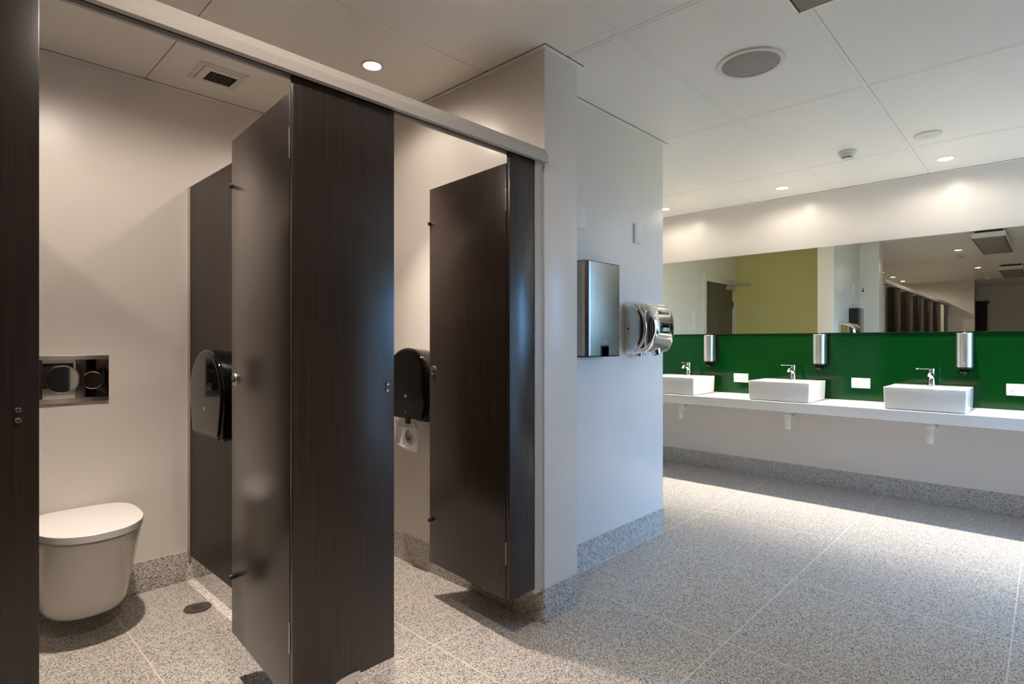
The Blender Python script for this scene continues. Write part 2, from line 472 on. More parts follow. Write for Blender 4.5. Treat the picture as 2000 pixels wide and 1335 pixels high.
# ------------------------------------------------------------------ cubicles
OPEN = [(1.089, 1.644), (.177, .741), (-.86, -.27), (-1.88, -1.29), (-2.90, -2.31), (-3.92, -3.33)]
PIL = [(1.644, 1.801), (.741, 1.089), (-.27, .177), (-1.29, -.86), (-2.31, -1.88), (-3.33, -2.90), (XW + .035, -3.92)]
PZ0, PZ1 = .172, 1.992
T = .016
PLAB = [
    'narrow dark woodgrain pilaster beside the white pier, tinted blue',
    'wide dark woodgrain pilaster between the two open cubicles, on a steel foot',
    'dark woodgrain pilaster at the edge of the photo in front of the toilet',
    'dark pilaster seen in the mirror, fourth from the pier',
    'dark pilaster seen in the mirror, fifth from the pier',
    'dark pilaster seen in the mirror, sixth from the pier',
    'last dark pilaster of the row in the mirror, against the end wall']
for (a, b), lab in zip(PIL, PLAB):
    first = lab.startswith('narrow'); last = lab.startswith('last')
    r = thing('cubicle_pilaster', lab, 'partition panel', ((a + b) / 2, YF, 0), 'pilasters along the cubicle fronts')
    MB().box(a, b, YF, YF + T, PZ0, PZ1, .0015).build('panel', M['wood'], r)
    if first or last:
        e = b if first else a
        s = 1 if first else -1
        mb = MB(); mb.box(e - .004 * s, e + .033 * s, YF - .004, YF + T + .004, PZ0 - .02, PZ1, .002)
        if first: mb.box(e + .032, XP0 + .001, YF + .010, YF + T, PZ0 - .02, PZ1)
        o = mb.build('wall_channel', M['channel'], r); o['label'] = 'pale wall channel'
    if not first:
        for z in (1.082, 1.062) if a > 0 else (1.077, 1.055):
            mb = MB(); xx = b - .027 if a > 0 else b - .035
            mb.cyl((xx, YF, z), (xx, YF - .004, z), .0062, .0055, 20); mb.cyl((xx, YF - .004, z), (xx, YF - .0075, z), .0055, .003, 20)
            o = mb.build('bolt', M['chrome'], r); o['label'] = 'chrome lock bolt head'
    if not first:
        c = .916 if (a, b) == PIL[1] else (a + b) / 2
        mb = MB()
        top = [(c - .043, .146), (c - .043, .178), (c - .02, .184), (c + .005, .186), (c + .025, .186), (c + .043, .184), (c + .043, .160), (c + .022, .146)]
        mb.prism(top, 'y', YF - .005, YF, .0008)
        mb.prism([(c - .043, .146), (c + .022, .146), (c + .016, .0), (c - .03, .0)], 'y', YF - .005, YF + .002)
        mb.box(c - .045, c + .03, YF - .035, YF + .05, 0, .006, .001)
        ft = mb.build('foot', M['alu'], r); ft['label'] = 'brushed aluminium foot bracket'
        for dx in (-.028, .028):
            mb = MB(); mb.cyl((c + dx, YF - .005, .168), (c + dx, YF - .008, .168), .0055, .004, 16)
            o = mb.build('screw', M['chrome'], ft)

# head rail
mb = MB()
rail = [(YF - .026, 1.990), (YF - .028, 2.018), (YF - .012, 2.048), (YF + .026, 2.048), (YF + .034, 2.018), (YF + .034, 1.990), (YF + T + .006, 1.990), (YF + T + .006, 2.004), (YF - .006, 2.004), (YF - .006, 1.990)]
mb.prism(rail, 'x', XW + .004, 1.846)
hr = thing('head_rail', 'long pale metal rail across the tops of the cubicle fronts', 'rail', (0, YF, 2.0))
mb.build('rail_profile', M['powder'], hr, smooth=0)
mb = MB(); mb.prism([(y, z) for y, z in [(YF - .028, 1.988), (YF - .030, 2.018), (YF - .013, 2.050), (YF + .028, 2.050), (YF + .036, 2.018), (YF + .036, 1.988)]], 'x', 1.846, 1.852)
mb.build('end_cap', M['powder'], hr, smooth=0)
MB().box(XW + .004, 1.845, YF - .005, YF + T + .005, 1.9995, 2.003).build('rail_slot', M['slot'], hr)

# side partitions between cubicles
PX = [.950, -.04, -1.06, -2.08, -3.10]
XL = ['dark side partition carrying the black paper dispenser, beside the toilet',
      'dark side partition on the hidden side of the toilet cubicle',
      'dark side partition of the third cubicle, in the mirror',
      'dark side partition of the fourth cubicle, in the mirror',
      'dark side partition of the fifth cubicle, in the mirror']
for x, lab in zip(PX, XL):
    r = thing('cubicle_partition', lab, 'partition panel', (x, 2.4, 0), 'side partitions between cubicles')
    MB().box(x, x + .013, YF + T + .002, YT - .004, .132, 2.014, .001).build('panel', M['wood_matt'], r)
    mb = MB(); mb.box(x - .005, x + .018, YT - .024, YT, .132, 2.014, .001)
    o = mb.build('wall_channel', M['channel'], r); o['label'] = 'silver aluminium wall channel'

# doors: modelled shut along +X from the hinge, then swung inwards
DW = .550
def make_door(hx, w, ang, lab, shut=False):
    r = thing('cubicle_door_leaf', lab, 'cubicle door', (0, 0, 0), 'doors of the cubicles')
    # local: hinge at origin, leaf runs along -X, outer face at y=0
    mb = MB(); mb.box(-w, -.002, 0, T, .170, 1.950, .0015); 
    pn = mb.build('panel', M['wood'], r)
    zl = 1.087; xl = -w + .035
    mb = MB(); mb.lathe([(.0005, -.006), (.016, -.006), (.0215, -.0035), (.0225, 0.0)], (xl, 0, zl), 'y', 28)
    lk = mb.build('occupancy_lock', M['satin'], r); lk['label'] = 'round silver lock with green vacancy marker'
    mb = MB(); ring = []
    for k in range(13):
        t = PI * k / 12; ring.append((xl + .014 * math.cos(t), zl + .002 + .013 * math.sin(t)))
    mb.prism(ring, 'y', -.0072, -.0055); mb.build('vacancy_marker', M['glassgreen'], lk)
    mb = MB(); mb.cyl((xl, -.006, zl - .003), (xl, -.009, zl - .003), .008, .007, 20); mb.box(xl - .0055, xl + .0055, -.0098, -.0088, zl - .004, zl - .002)
    mb.build('coin_slot', M['slot'], lk)
    mb = MB(); mb.cyl((xl, T, zl), (xl, T + .012, zl), .022, .018, 24); mb.box(xl - .006, xl + .045, T + .012, T + .020, zl - .008, zl + .008, .002)
    mb.build('thumb_turn', M['satin'], r)
    for z in (1.785, .372):
        mb = MB(); mb.lathe([(.001, -.012), (.008, -.012), (.0095, -.006), (.0095, .0)], (-w + .008, 0, z), 'y', 20)
        mb.lathe([(.0095, T), (.0095, T + .006), (.008, T + .012), (.001, T + .012)], (-w + .008, 0, z), 'y', 20)
        mb.box(-w - .004, -w + .006, -.002, T + .002, z - .006, z + .006, .001)
        o = mb.build('bumper', M['blackm'], r); o['label'] = 'black rubber door bumper'
    for z in (1.80, .36):
        mb = MB(); mb.cyl((-.0005, -.001, z - .045), (-.0005, -.001, z + .045), .0018, None, 12)
        o = mb.build('hinge', M['satin'], r)
    r.location = (hx, YF + T + .003, 0); r.rotation_euler = (0, 0, -ang)
    return r
A = math.radians(94.0)
dl = ['dark woodgrain cubicle door standing open in front of the paper dispenser',
      'dark woodgrain cubicle door standing open beside the white pier',
      'open dark cubicle door of the third cubicle, in the mirror',
      'open dark cubicle door of the fourth cubicle, in the mirror',
      'open dark cubicle door of the fifth cubicle, in the mirror',
      'open dark cubicle door of the last cubicle, in the mirror']
door0 = make_door(.741, DW, A, dl[0])
for hx, lab in zip((1.644, -.27, -1.29, -2.31, -3.33), dl[1:]):
    d = dup(door0, (0, 0, 0), lab); d.location = (hx, YF + T + .003, 0)

# ------------------------------------------------------------------ toilet
def oval(w, yf, yb, z, n=48, cx=.49, ef=2.25, eb=3.6):
    yc = yf + (yb - yf) * .56; pts = []
    for k in range(n):
        t = 2 * PI * k / n
        c, s_ = math.cos(t), math.sin(t)
        e = ef if s_ < 0 else eb
        x = w * math.copysign(abs(c) ** (2 / e), c)
        y = (yc - yf if s_ < 0 else yb - yc) * math.copysign(abs(s_) ** (2 / e), s_)
        pts.append((cx + x, yc + y, z))
    return pts
tl = thing('wall_hung_toilet', 'white wall-hung toilet with its lid closed', 'toilet', (.49, YT, 0))
yb = YT - .001
mb = MB()
mb.rings([oval(.06, 2.97, yb, .078), oval(.125, 2.895, yb, .080), oval(.143, 2.860, yb, .090), oval(.151, 2.842, yb, .112), oval(.160, 2.812, yb, .18), oval(.171, 2.772, yb, .28),
          oval(.182, 2.726, yb, .38), oval(.187, 2.706, yb, .418), oval(.188, 2.702, yb, .431), oval(.184, 2.708, yb - .02, .433)])
mb.build('bowl', M['ceramic'], tl, smooth=50)
mb = MB(); mb.rings([oval(.180, 2.712, YT - .05, .433), oval(.180, 2.712, YT - .05, .442)])
mb.build('seat', M['lid'], tl, smooth=40)
mb = MB()
yk = YT - .022
mb.rings([oval(.186, 2.700, yk, .441), oval(.190, 2.692, yk, .443), oval(.1905, 2.690, yk, .4695), oval(.1890, 2.692, yk - .001, .4715), oval(.10, 2.80, yk - .06, .4720)])
mb.build('lid', M['lid'], tl, smooth=22)

# flush plate
fp = thing('flush_plate', 'shiny chrome dual flush plate on the wall above the toilet', 'flush plate', (.48, YT, 1.05))
FX0, FX1, FZ0, FZ1 = .351, .609, .948, 1.160
MB().box(FX0, FX1, YT - .010, YT, FZ0, FZ1, .0015).build('backplate_frame', M['satin'], fp)
MB().box(FX0 + .001, FX1 - .001, YT - .014, YT - .008, FZ0 + .020, FZ1 - .018, .001).build('plate', M['plate'], fp)
for nm, cxx, cz, R in (('large_button', .438, 1.054, .0620), ('small_button', .5485, 1.046, .0405)):
    mb = MB(); mb.cyl((cxx, YT - .010, cz), (cxx, YT - .0165, cz), R - .004, R - .005, 48)
    bt = mb.build(nm, M['plate'], fp)
    mb = MB(); mb.torus((cxx, YT - .0155, cz), R - .002, .0026, 'y', 56, 10)
    mb.build('button_ring', M['chrome'], bt)
MB().box(FX1 - .036, FX1 - .012, YT - .0145, YT - .0138, FZ1 - .030, FZ1 - .027).build('maker_mark', M['satin'], fp)

# toilet roll dispensers
def dispenser(px, cy, lab):
    """mounted on the face x=px, front faces -X"""
    r = thing('toilet_roll_dispenser', lab, 'paper dispenser', (px, cy, .82), 'black jumbo roll dispensers')
    cz, R, zb = .995, .196, .826
    def outline(k, dz=0.0):
        pts = []
        for i in range(33):
            t = math.radians(-18 + 216 * i / 32)
            pts.append((R * k * math.cos(t), cz + R * k * math.sin(t)))
        hw = .158 * k
        pts += [(-hw - .010, zb + .030 + dz), (-hw, zb + .004 + dz), (-hw + .008, zb + dz), (hw - .008, zb + dz), (hw, zb + .004 + dz), (hw + .010, zb + .030 + dz)]
        return pts
    rs = []
    for d, k, dz in ((-.0005 if px > 1.5 else .0012, .93, .012), (.02, .95, .010), (.085, .985, .004), (.105, 1.0, 0), (.116, .992, .001), (.1225, .970, .004), (.126, .935, .008), (.127, .88, .014)):
        rs.append([(px - d, cy + a, z) for a, z in outline(k, dz)])
    mb = MB(); mb.rings(rs); mb.build('cover', M['black'], r, smooth=50)
    mb = MB()
    for i in range(10): 
        x = px - .012 - i * .0098; mb.prism([(x - .0036, zb + .008), (x + .0036, zb + .008), (x + .002, zb - .010), (x - .002, zb - .010)], 'y', cy - .150, cy - .06)
    mb.build('tear_teeth', M['blackm'], r)
    mb = MB(); mb.prism([(cy - .157, zb + .006), (cy + .157, zb + .006), (cy + .152, zb - .001), (cy - .152, zb - .001)], 'x', px - .126, px - .118)
    mb.build('bottom_lip', M['blackm'], r)
    mb = MB()
    for a in (-.0072, -.0024, .0024, .0072):
        for zz in (.9365, .9445): mb.box(px - .1279, px - .1265, cy + a - .0016, cy + a + .0016, zz - .003, zz + .003)
    mb.build('maker_mark', M['logo'], r)
    mb = MB(); mb.box(px - .1279, px - .1250, cy - .003, cy + .003, zb + .022, zb + .036, .0008)
    mb.build('key_slot', M['satin'], r)
    return r
dispenser(.950, 2.572, 'gloss black jumbo toilet roll dispenser on the dark partition')
dispenser(XP0, 2.425, 'gloss black jumbo toilet roll dispenser on the pale wall, leaflet below')

# leaflet in a pouch hanging under the second dispenser
lf = thing('leaflet_pouch', 'white printed leaflet in a clear pouch hanging under the black dispenser', 'leaflet', (1.75, 2.42, .82))
LX, LY0, LY1 = 1.742, 2.345, 2.51
def sheet(x0, y0, y1, z0, z1, amp, th=.0012):
    rs = []; n = 12
    for i in range(n + 1):
        t = i / n; z = z1 + (z0 - z1) * t
        xo = x0 + amp * math.sin(t * 2.6) ; row = []
        for k in range(7):
            y = y0 + (y1 - y0) * k / 6
            row.append((xo + .006 * math.sin(k * .9 + t * 2), y, z + (.012 * (k / 6) * t)))
        back = [(p[0] + th, p[1], p[2]) for p in reversed(row)]
        rs.append(row + back)
    return MB().rings(rs)
sheet(LX, LY0 + .012, LY1, .665, .775, .010).build('leaflet', M['paper'], lf, smooth=60)
sheet(LX - .002, LY0, LY1, .655, .815, .012, .006).build('pouch', M['clear'], lf, smooth=60)
mb = MB()
def on_sheet(pts, name, mat):
    m2 = MB(); m2.prism(pts, 'x', LX + .0035, LX + .0048); return m2
c0, cz0 = 2.405, .736
egg = [(c0 + .024 * math.sin(t), cz0 + .032 * math.cos(t) - .004) for t in [2 * PI * k / 28 for k in range(28)]]
mb = MB()
mb.torus((LX + .004, c0, cz0), .026, .0016, 'x', 32, 6)
mb.prism([(c0 - .023, cz0 - .003), (c0 + .023, cz0 - .003), (c0 + .018, cz0 - .019), (c0 + .006, cz0 - .026), (c0 - .008, cz0 - .026), (c0 - .019, cz0 - .018)], 'x', LX + .003, LX + .0046)
o = mb.build('printed_picture', M['ink'], lf); o['label'] = 'grey printed drawing'
MB().box(LX - .004, LX + .012, 2.395, 2.425, .798, .830, .002).build('hanging_clip', M['blackm'], lf)

# floor drain
fd = thing('floor_drain', 'round grey metal floor waste beside the toilet', 'drain', (.878, 2.832, 0))
mb = MB(); mb.lathe([(.001, .0005), (.052, .0005), (.0545, .003), (.0565, .003), (.058, .0005), (.058, .0)], (.878, 2.832, 0), 'z', 40)
mb.build('rim', M['drain'], fd)
mb = MB()
mb.cyl((.878, 2.832, .0005), (.878, 2.832, .0028), .050, None, 40)
mb.build('cover_plate', M['drain'], fd)
mb = MB()
for k in range(-2, 3): mb.box(.878 + k * .009 - .002, .878 + k * .009 + .002, 2.832 - .024, 2.832 + .024, .0026, .0031)
mb.build('slots', M['slot'], fd)

# ------------------------------------------------------------------ ceiling fittings
ev = thing('exhaust_vent', 'square white exhaust vent with a dark grille in the cubicle ceiling', 'vent', (.985, 2.89, H))
mb = MB()
def frame_ring(mb, x0, x1, y0, y1, xi0, xi1, yi0, yi1, za, zb):
    o_ = [(x0, y0), (x1, y0), (x1, y1), (x0, y1)]; i_ = [(xi0, yi0), (xi1, yi0), (xi1, yi1), (xi0, yi1)]
    mb.rings([[(x, y, H + .001) for x, y in o_], [(x, y, za) for x, y in o_], [(x, y, zb) for x, y in i_], [(x, y, H + .001) for x, y in i_]], False, False)
frame_ring(mb, .884, 1.092, 2.786, 2.990, .900, 1.076, 2.802, 2.974, H - .007, H - .008)
mb.build('outer_frame', M['white'], ev, smooth=0)
mb = MB(); frame_ring(mb, .903, 1.073, 2.805, 2.971, .939, 1.061, 2.845, 2.960, H - .011, H - .009)
mb.build('inner_frame', M['white'], ev, smooth=0)
mb = MB(); mb.box(.937, 1.063, 2.843, 2.962, H - .004, H)
gr = mb.build('grille_backing', M['slot'], ev)
mb = MB()
for k in range(9): mb.box(.939 + k * .0150, .941 + k * .0150, 2.845, 2.960, H - .008, H - .003)
for k in range(8): mb.box(.939, 1.061, 2.846 + k * .0160, 2.848 + k * .0160, H - .008, H - .003)
mb.build('grille_bars', M['vent_dark'], gr)

def downlight(x, y, lab, watts, col=(1.0, .90, .78), r=.040, spot=1.2, wide=19, size=.030):
    t = thing('downlight', lab, 'ceiling light', (x, y, H), 'recessed downlights')
    mb = MB(); mb.lathe([(r, -.001), (r + .002, -.004), (r + .009, -.0045), (r + .011, -.002), (r + .011, .001), (r, .001)], (x, y, H), 'z', 40)
    # open ring: rebuild without caps
    mb.bm.free(); mb.bm = bmesh.new()
    rs = []
    for rr, h in [(r, .0), (r, -.003), (r + .003, -.0045), (r + .009, -.004), (r + .011, .0)]:
        rs.append([(x + rr * math.cos(2 * PI * k / 40), y + rr * math.sin(2 * PI * k / 40), H + h) for k in range(40)])
    mb.rings(rs, False, False); mb.build('trim_ring', M['white'], t)
    mb = MB(); mb.lathe([(.001, -.0022), (r * .8, -.002), (r, -.001), (r, .0008)], (x, y, H), 'z', 36)
    mb.build('lens', M['lens'], t)
    for nm, e_, an in (('lamp', watts, spot), ('lamp_spill', wide, 2.95)):
        L = bpy.data.lights.new(nm, 'SPOT'); L.energy = e_; L.color = col; L.spot_size = an; L.spot_blend = 1.0 if nm == 'lamp' else .45
        L.shadow_soft_size = size
        lo = bpy.data.objects.new(nm, L); COL.objects.link(lo); lo.parent = t; lo.location = (0, 0, -.02)
    return t
WARM = (1.0, .86, .75); NEUT = (1.0, .92, .81)
CUB_W, COR_W, SINK_W = 155, 160, 230
downlight(1.442, 2.267, 'lit round downlight above the rail of the second cubicle', CUB_W, WARM, wide=8)
downlight(.49, 2.267, 'downlight over the toilet cubicle, hidden above the head rail', CUB_W, WARM, spot=1.40, wide=23)
for x, n in ((-.55, 'third'), (-1.57, 'fourth'), (-2.6, 'fifth'), (-3.62, 'last')):
    downlight(x, 2.25, 'small lit downlight over the %s cubicle in the mirror' % n, CUB_W * .6, WARM)
downlight(.62, .93, 'lit downlight on the passage ceiling in the mirror, above the smoke detector', COR_W, WARM, wide=22)
downlight(-1.95, .91, 'lit downlight farther down the passage ceiling in the mirror', COR_W, WARM, wide=22)
for y, lab in ((2.674, 'lit downlight above the sinks, half hidden by the dryer wall'),
               (1.601, 'middle lit downlight in the row above the sinks'),
               (.521, 'lit downlight above the sinks nearest the smoke detector and sensor'),
               (-.56, 'downlight above the sinks just outside the frame')):
    downlight(4.93, y, lab, SINK_W, NEUT, .046, wide=6, spot=1.25)

sp = thing('ceiling_speaker', 'large round white ceiling speaker with a grey mesh front', 'speaker', (2.622, .99, H))
mb = MB(); rs = []
for rr, h in [(.146, .0), (.146, -.004), (.143, -.009), (.128, -.011), (.124, -.008), (.123, .0)]:
    rs.append([(2.622 + rr * math.cos(2 * PI * k / 64), .99 + rr * math.sin(2 * PI * k / 64), H + h) for k in range(64)])
mb.rings(rs, False, False); mb.build('rim', M['white'], sp)
mb = MB(); mb.lathe([(.001, -.0105), (.06, -.010), (.110, -.008), (.1235, -.005), (.1235, 0)], (2.622, .99, H), 'z', 64); mb.build('mesh_grille', M['grille'], sp)

def smoke(x, y, lab):
    t = thing('smoke_detector', lab, 'smoke detector', (x, y, H), 'ceiling smoke detectors')
    mb = MB(); mb.lathe([(.055, 0), (.055, -.014), (.050, -.018), (.047, -.018), (.001, -.018)], (x, y, H), 'z', 36); mb.build('base', M['white'], t)
    mb = MB(); mb.lathe([(.047, -.017), (.047, -.030), (.040, -.040), (.001, -.040)], (x, y, H), 'z', 36); hd = mb.build('sensing_head', M['white'], t)
    mb = MB(); mb.lathe([(.030, -.039), (.030, -.047), (.0285, -.047), (.001, -.047)], (x, y, H), 'z', 24); mb.build('chamber', M['slot'], hd)
    mb = MB()
    for k in range(6):
        t_ = 2 * PI * k / 6; mb.box(x + .026, x + .033, y - .004, y + .004, H - .049, H - .038, rot=Matrix.Translation((x, y, 0)) @ Matrix.Rotation(t_, 4, 'Z') @ Matrix.Translation((-x, -y, 0)))
    mb.lathe([(.033, -.047), (.033, -.052), (.001, -.053)], (x, y, H), 'z', 24)
    mb.build('cap', M['white'], hd)
    return t
smoke(4.29, .978, 'white smoke detector on the ceiling in front of the sinks')
smoke(.20, .93, 'smoke detector beside the nearer passage downlight in the mirror')
smoke(-4.0, .90, 'smoke detector at the far end of the passage in the mirror')
cs = thing('ceiling_sensor', 'thin white round disc on the ceiling near the sinks', 'sensor', (4.28, .538, H))
mb = MB(); mb.lathe([(.073, 0), (.073, -.004), (.068, -.009), (.05, -.011), (.001, -.012)], (4.28, .538, H), 'z', 48); mb.build('disc', M['white'], cs)
mb = MB(); mb.lathe([(.012, -.0115), (.011, -.014), (.001, -.0145)], (4.28, .538, H), 'z', 20); mb.build('sensor_eye', M['white'], cs)

def heater(x0, x1, y0, y1, lab):
    t = thing('ceiling_heater', lab, 'ceiling heater', ((x0 + x1) / 2, (y0 + y1) / 2, H), 'ceiling heater boxes')
    zb = H - .095
    mb = MB(); mb.box(x0 + .03, x1 - .03, y0 + .03, y1 - .03, H - .03, H); mb.build('mounting_base', M['slot'], t)
    mb = MB(); mb.box(x0, x1, y0, y1, zb + .01, H - .028, .006); mb.build('casing', M['white'], t)
    mb = MB(); mb.box(x0 + .010, x1 - .010, y0 + .010, y1 - .010, zb + .004, zb + .012, .001); mb.build('painted_shadow_gap', M['slot'], t)  # dark box, shade around the panel put into its colour
    mb = MB(); mb.box(x0 + .020, x1 - .020, y0 + .018, y1 - .018, zb, zb + .008, .001); mb.build('radiant_panel', M['heater'], t)
    mb = MB()
    for a, b, c, d in ((x0 + .003, x1 - .003, y0 + .003, y0 + .008), (x0 + .003, x1 - .003, y1 - .008, y1 - .003), (x0 + .003, x0 + .008, y0 + .003, y1 - .003), (x1 - .008, x1 - .003, y0 + .003, y1 - .003)):
        mb.box(a, b, c, d, zb + .005, zb + .0125)
    mb.build('edge_trim', M['satin'], t)
    return t
heater(.60, 2.20, .36, .662, 'white ceiling heater with grey panel, its corner at the top of the photo')
heater(-3.3, -1.75, .33, .635, 'second white ceiling heater, farther away in the mirror')

# ------------------------------------------------------------------ dryer wall fittings
def blank_plate(x0, x1, z0, z1, y, lab):
    t = thing('switch_plate', lab, 'wall plate', ((x0 + x1) / 2, y, z0), 'white wall plates')
    MB().box(x0, x1, y - .011, y, z0, z1, .003).build('plate', M['switch'], t)
    MB().box(x0 + .006, x1 - .006, y - .0125, y - .010, z0 + .006, z1 - .006, .001).build('cover', M['switch'], t)
    MB().box((x0 + x1) / 2 - .004, (x0 + x1) / 2 + .004, y - .0140, y - .012, (z0 + z1) / 2 - .007, (z0 + z1) / 2 + .007, .001).build('rocker', M['switch'], t)
    return t
blank_plate(2.375, 2.452, 1.822, 1.942, YD, 'white wall plate above the steel paper towel dispenser')
blank_plate(2.948, 3.026, 1.815, 1.932, YD, 'white wall plate above the hand dryer')

# paper towel dispenser
pt = thing('paper_towel_dispenser', 'brushed steel paper towel dispenser with a black slot, on the white wall', 'paper dispenser', (2.49, YD, 1.147))
X0, X1, YFR, Z0, Z1 = 2.335, 2.640, 1.700, 1.147, 1.637
def rr_poly(x0, x1, yfr, yb, rad, n=8):
    pts = [(x0, yb)]
    for k in range(n + 1):
        t = PI + (PI / 2) * k / n; pts.append((x0 + rad + rad * math.cos(t), yfr + rad + rad * math.sin(t)))
    for k in range(n + 1):
        t = 1.5 * PI + (PI / 2) * k / n; pts.append((x1 - rad * .25 + rad * .25 * math.cos(t), yfr + rad * .25 + rad * .25 * math.sin(t)))
    pts.append((x1, yb)); return pts
mb = MB(); mb.prism(rr_poly(X0 + .001, X1 + .003, YFR + .001, YD + .001, .034), 'z', Z0 - .004, Z1 + .004); mb.build('black_body', M['blackm'], pt)
mb = MB()
prof = rr_poly(X0, X1 - .002, YFR, YD - .034, .034)
# steel skin with a cut-out at the bottom for the towel slot
NX0, NX1, NZ = 2.462, 2.533, 1.200
mb.prism(prof, 'z', NZ, Z1)
pl = [p for p in prof]
left = [(x, y) for x, y in prof if x < NX0] + [(NX0, YFR), (NX0, YD - .034)]
right = [(NX1, YD - .034), (NX1, YFR)] + [(x, y) for x, y in prof if x > NX1]
mb.prism(left, 'z', Z0 + .004, NZ); mb.prism(right, 'z', Z0 + .004, NZ)
mb.build('steel_cover', M['steel'], pt, smooth=40)
mb = MB(); mb.box(NX0 + .001, NX1 - .001, YFR + .001, YFR + .02, Z0 - .002, NZ - .001); mb.build('towel_slot', M['black'], pt)
mb = MB(); mb.box(NX0 - .002, NX0 + .004, YFR - .002, YFR + .01, Z0, NZ + .004, .001); mb.box(NX1 - .004, NX1 + .002, YFR - .002, YFR + .01, Z0, NZ + .004, .001); mb.box(NX0, NX1, YFR - .002, YFR + .01, NZ - .003, NZ + .004, .001)
mb.build('slot_surround', M['blackm'], pt)
mb = MB(); mb.box(X0 - .0012, X0 + .002, YD - .034, YD - .002, Z0 + .12, Z1 - .10, .0005); mb.build('side_grip', M['blackm'], pt)
mb = MB(); mb.box(X0 - .001, X0 + .002, YD - .033, YD - .002, Z1 - .10, Z1 - .006); mb.box(X0 - .001, X0 + .002, YD - .033, YD - .002, Z0 + .01, Z0 + .12); mb.build('hinge_cheek', M['satin'], pt)
mb = MB()
for a in (-.0072, -.0024, .0024, .0072):
    for zz in (1.219, 1.227): mb.box(2.498 + a - .0016, 2.498 + a + .0016, YFR - .0007, YFR + .001, zz - .0032, zz + .0032)
mb.build('maker_mark', M['logo'], pt)

# hand dryer (chrome): lofted away from the wall
hd = thing('hand_dryer', 'polished chrome hand dryer at the corner of the white wall', 'hand dryer', (2.985, YD, 1.15))
HX0, HX1, HZ0, HZ1 = 2.842, 3.135, 1.150, 1.462
def rrect(x0, x1, z0, z1, rt, rb, y, n=10):
    pts = []
    for (cx_, cz_, a0, r_) in ((x1 - rb, z0 + rb, -90, rb), (x1 - rt, z1 - rt, 0, rt), (x0 + rt, z1 - rt, 90, rt), (x0 + rb, z0 + rb, 180, rb)):
        for k in range(n + 1):
            t = math.radians(a0 + 90 * k / n)
            pts.append((cx_ + r_ * math.cos(t), y, cz_ + r_ * math.sin(t)))
    return pts
prof = [(-.001, 0.0, 0.0, 0.0), (.012, .0, .0, .0), (.06, .001, .004, .002), (.10, .003, .012, .008), (.13, .005, .020, .016), (.15, .010, .033, .032), (.166, .018, .050, .054), (.178, .028, .072, .082), (.186, .042, .098, .112), (.190, .060, .124, .138), (.191, .08, .145, .155)]
mb = MB(); rs = []
for d, ix, it, ib in prof:
    rs.append(rrect(HX0 + ix, HX1 - ix, HZ0 + ib, HZ1 - it, .030 + d * .12, .018 + d * .06, YD - d))
mb.rings(rs); mb.build('chrome_cover', M['chrome'], hd, smooth=60)
# D-shaped recessed cheek on the near side
cheek = []
for k in range(17):
    t = math.radians(-78 + 156 * k / 16); cheek.append((YD - .040 - .078 * math.cos(t) + .010, 1.303 + .128 * math.sin(t)))
cheek += [(YD - .014, 1.425), (YD - .014, 1.182)]
mb = MB(); mb.prism(cheek, 'x', HX0 - .004, HX0 + .012, .002); ck = mb.build('side_cheek', M['satin'], hd, smooth=40)
mb = MB(); mb.cyl((HX0 - .0065, YD - .032, 1.298), (HX0 - .003, YD - .032, 1.298), .006, None, 16); mb.build('cheek_screw', M['slot'], ck)
mb = MB()
for i in range(3):
    for k in range(6 - i): mb.box(HX0 - .0046, HX0 - .0038, YD - .026 - k * .006, YD - .023 - k * .006, 1.392 - i * .010, 1.397 - i * .010)
mb.build('printed_notes', M['logo'], ck)
# curved chrome band in front of the cheek
mb = MB(); path = []
for k in range(21):
    t = math.radians(-72 + 144 * k / 20); path.append((HX0 + .004, YD - .040 - .100 * math.cos(t), 1.303 + .140 * math.sin(t)))
mb.tube(path, .009, 12); mb.build('cheek_band', M['chrome'], hd)
# badge on the sloping top front
bmx = Matrix.Translation((2.99, YD - .1772, 1.392)) @ Matrix.Rotation(math.radians(90 - 36), 4, 'X')
mb = MB(); mb.box(-.055, .055, -.011, .011, -.002, .003, .0008, rot=bmx); bg = mb.build('badge', M['badge'], hd)
tx = text_mesh('badge_lettering', 'mode', .020, M['logo'], bg, Matrix.Translation((2.965, YD - .1772, 1.392)) @ Matrix.Rotation(math.radians(90 - 36), 4, 'X') @ Matrix.Translation((0, .001, .0034)))
tx.matrix_parent_inverse = Matrix.Identity(4)
mb = MB(); mb.box(.008, .050, -.004, -.0015, .003, .0036, rot=bmx); mb.build('badge_rule', M['logo'], bg)
mb = MB(); mb.cyl((2.985, YD - .125, HZ0 + .03), (2.985, YD - .135, HZ0 - .002), .030, .026, 28, .003); mb.build('nozzle', M['chrome'], hd)
mb = MB(); mb.cyl((2.985, YD - .1345, HZ0 - .001), (2.985, YD - .1352, HZ0 - .0032), .020, None, 24); mb.build('nozzle_opening', M['slot'], hd)
mb = MB(); mb.cyl((2.93, YD - .05, HZ0 - .012), (2.93, YD - .05, HZ0 + .004), .022, None, 20); mb.build('sensor_eye', M['satin'], hd)

# small sign on the side of the pier, seen in the mirror
sg = thing('wall_sign', 'small white sign with a black symbol on the pier, in the mirror', 'sign', (XP1, 1.765, 1.81))
MB().box(XP1, XP1 + .006, 1.735, 1.79, 1.80, 1.945, .001).build('plate', M['switch'], sg)
mb = MB(); mb.prism([(1.748, 1.875), (1.778, 1.875), (1.763, 1.915)], 'x', XP1 + .005, XP1 + .0068); mb.cyl((XP1 + .005, 1.763, 1.92), (XP1 + .0068, 1.763, 1.92), .008, None, 16)
mb.build('symbol', M['slot'], sg)

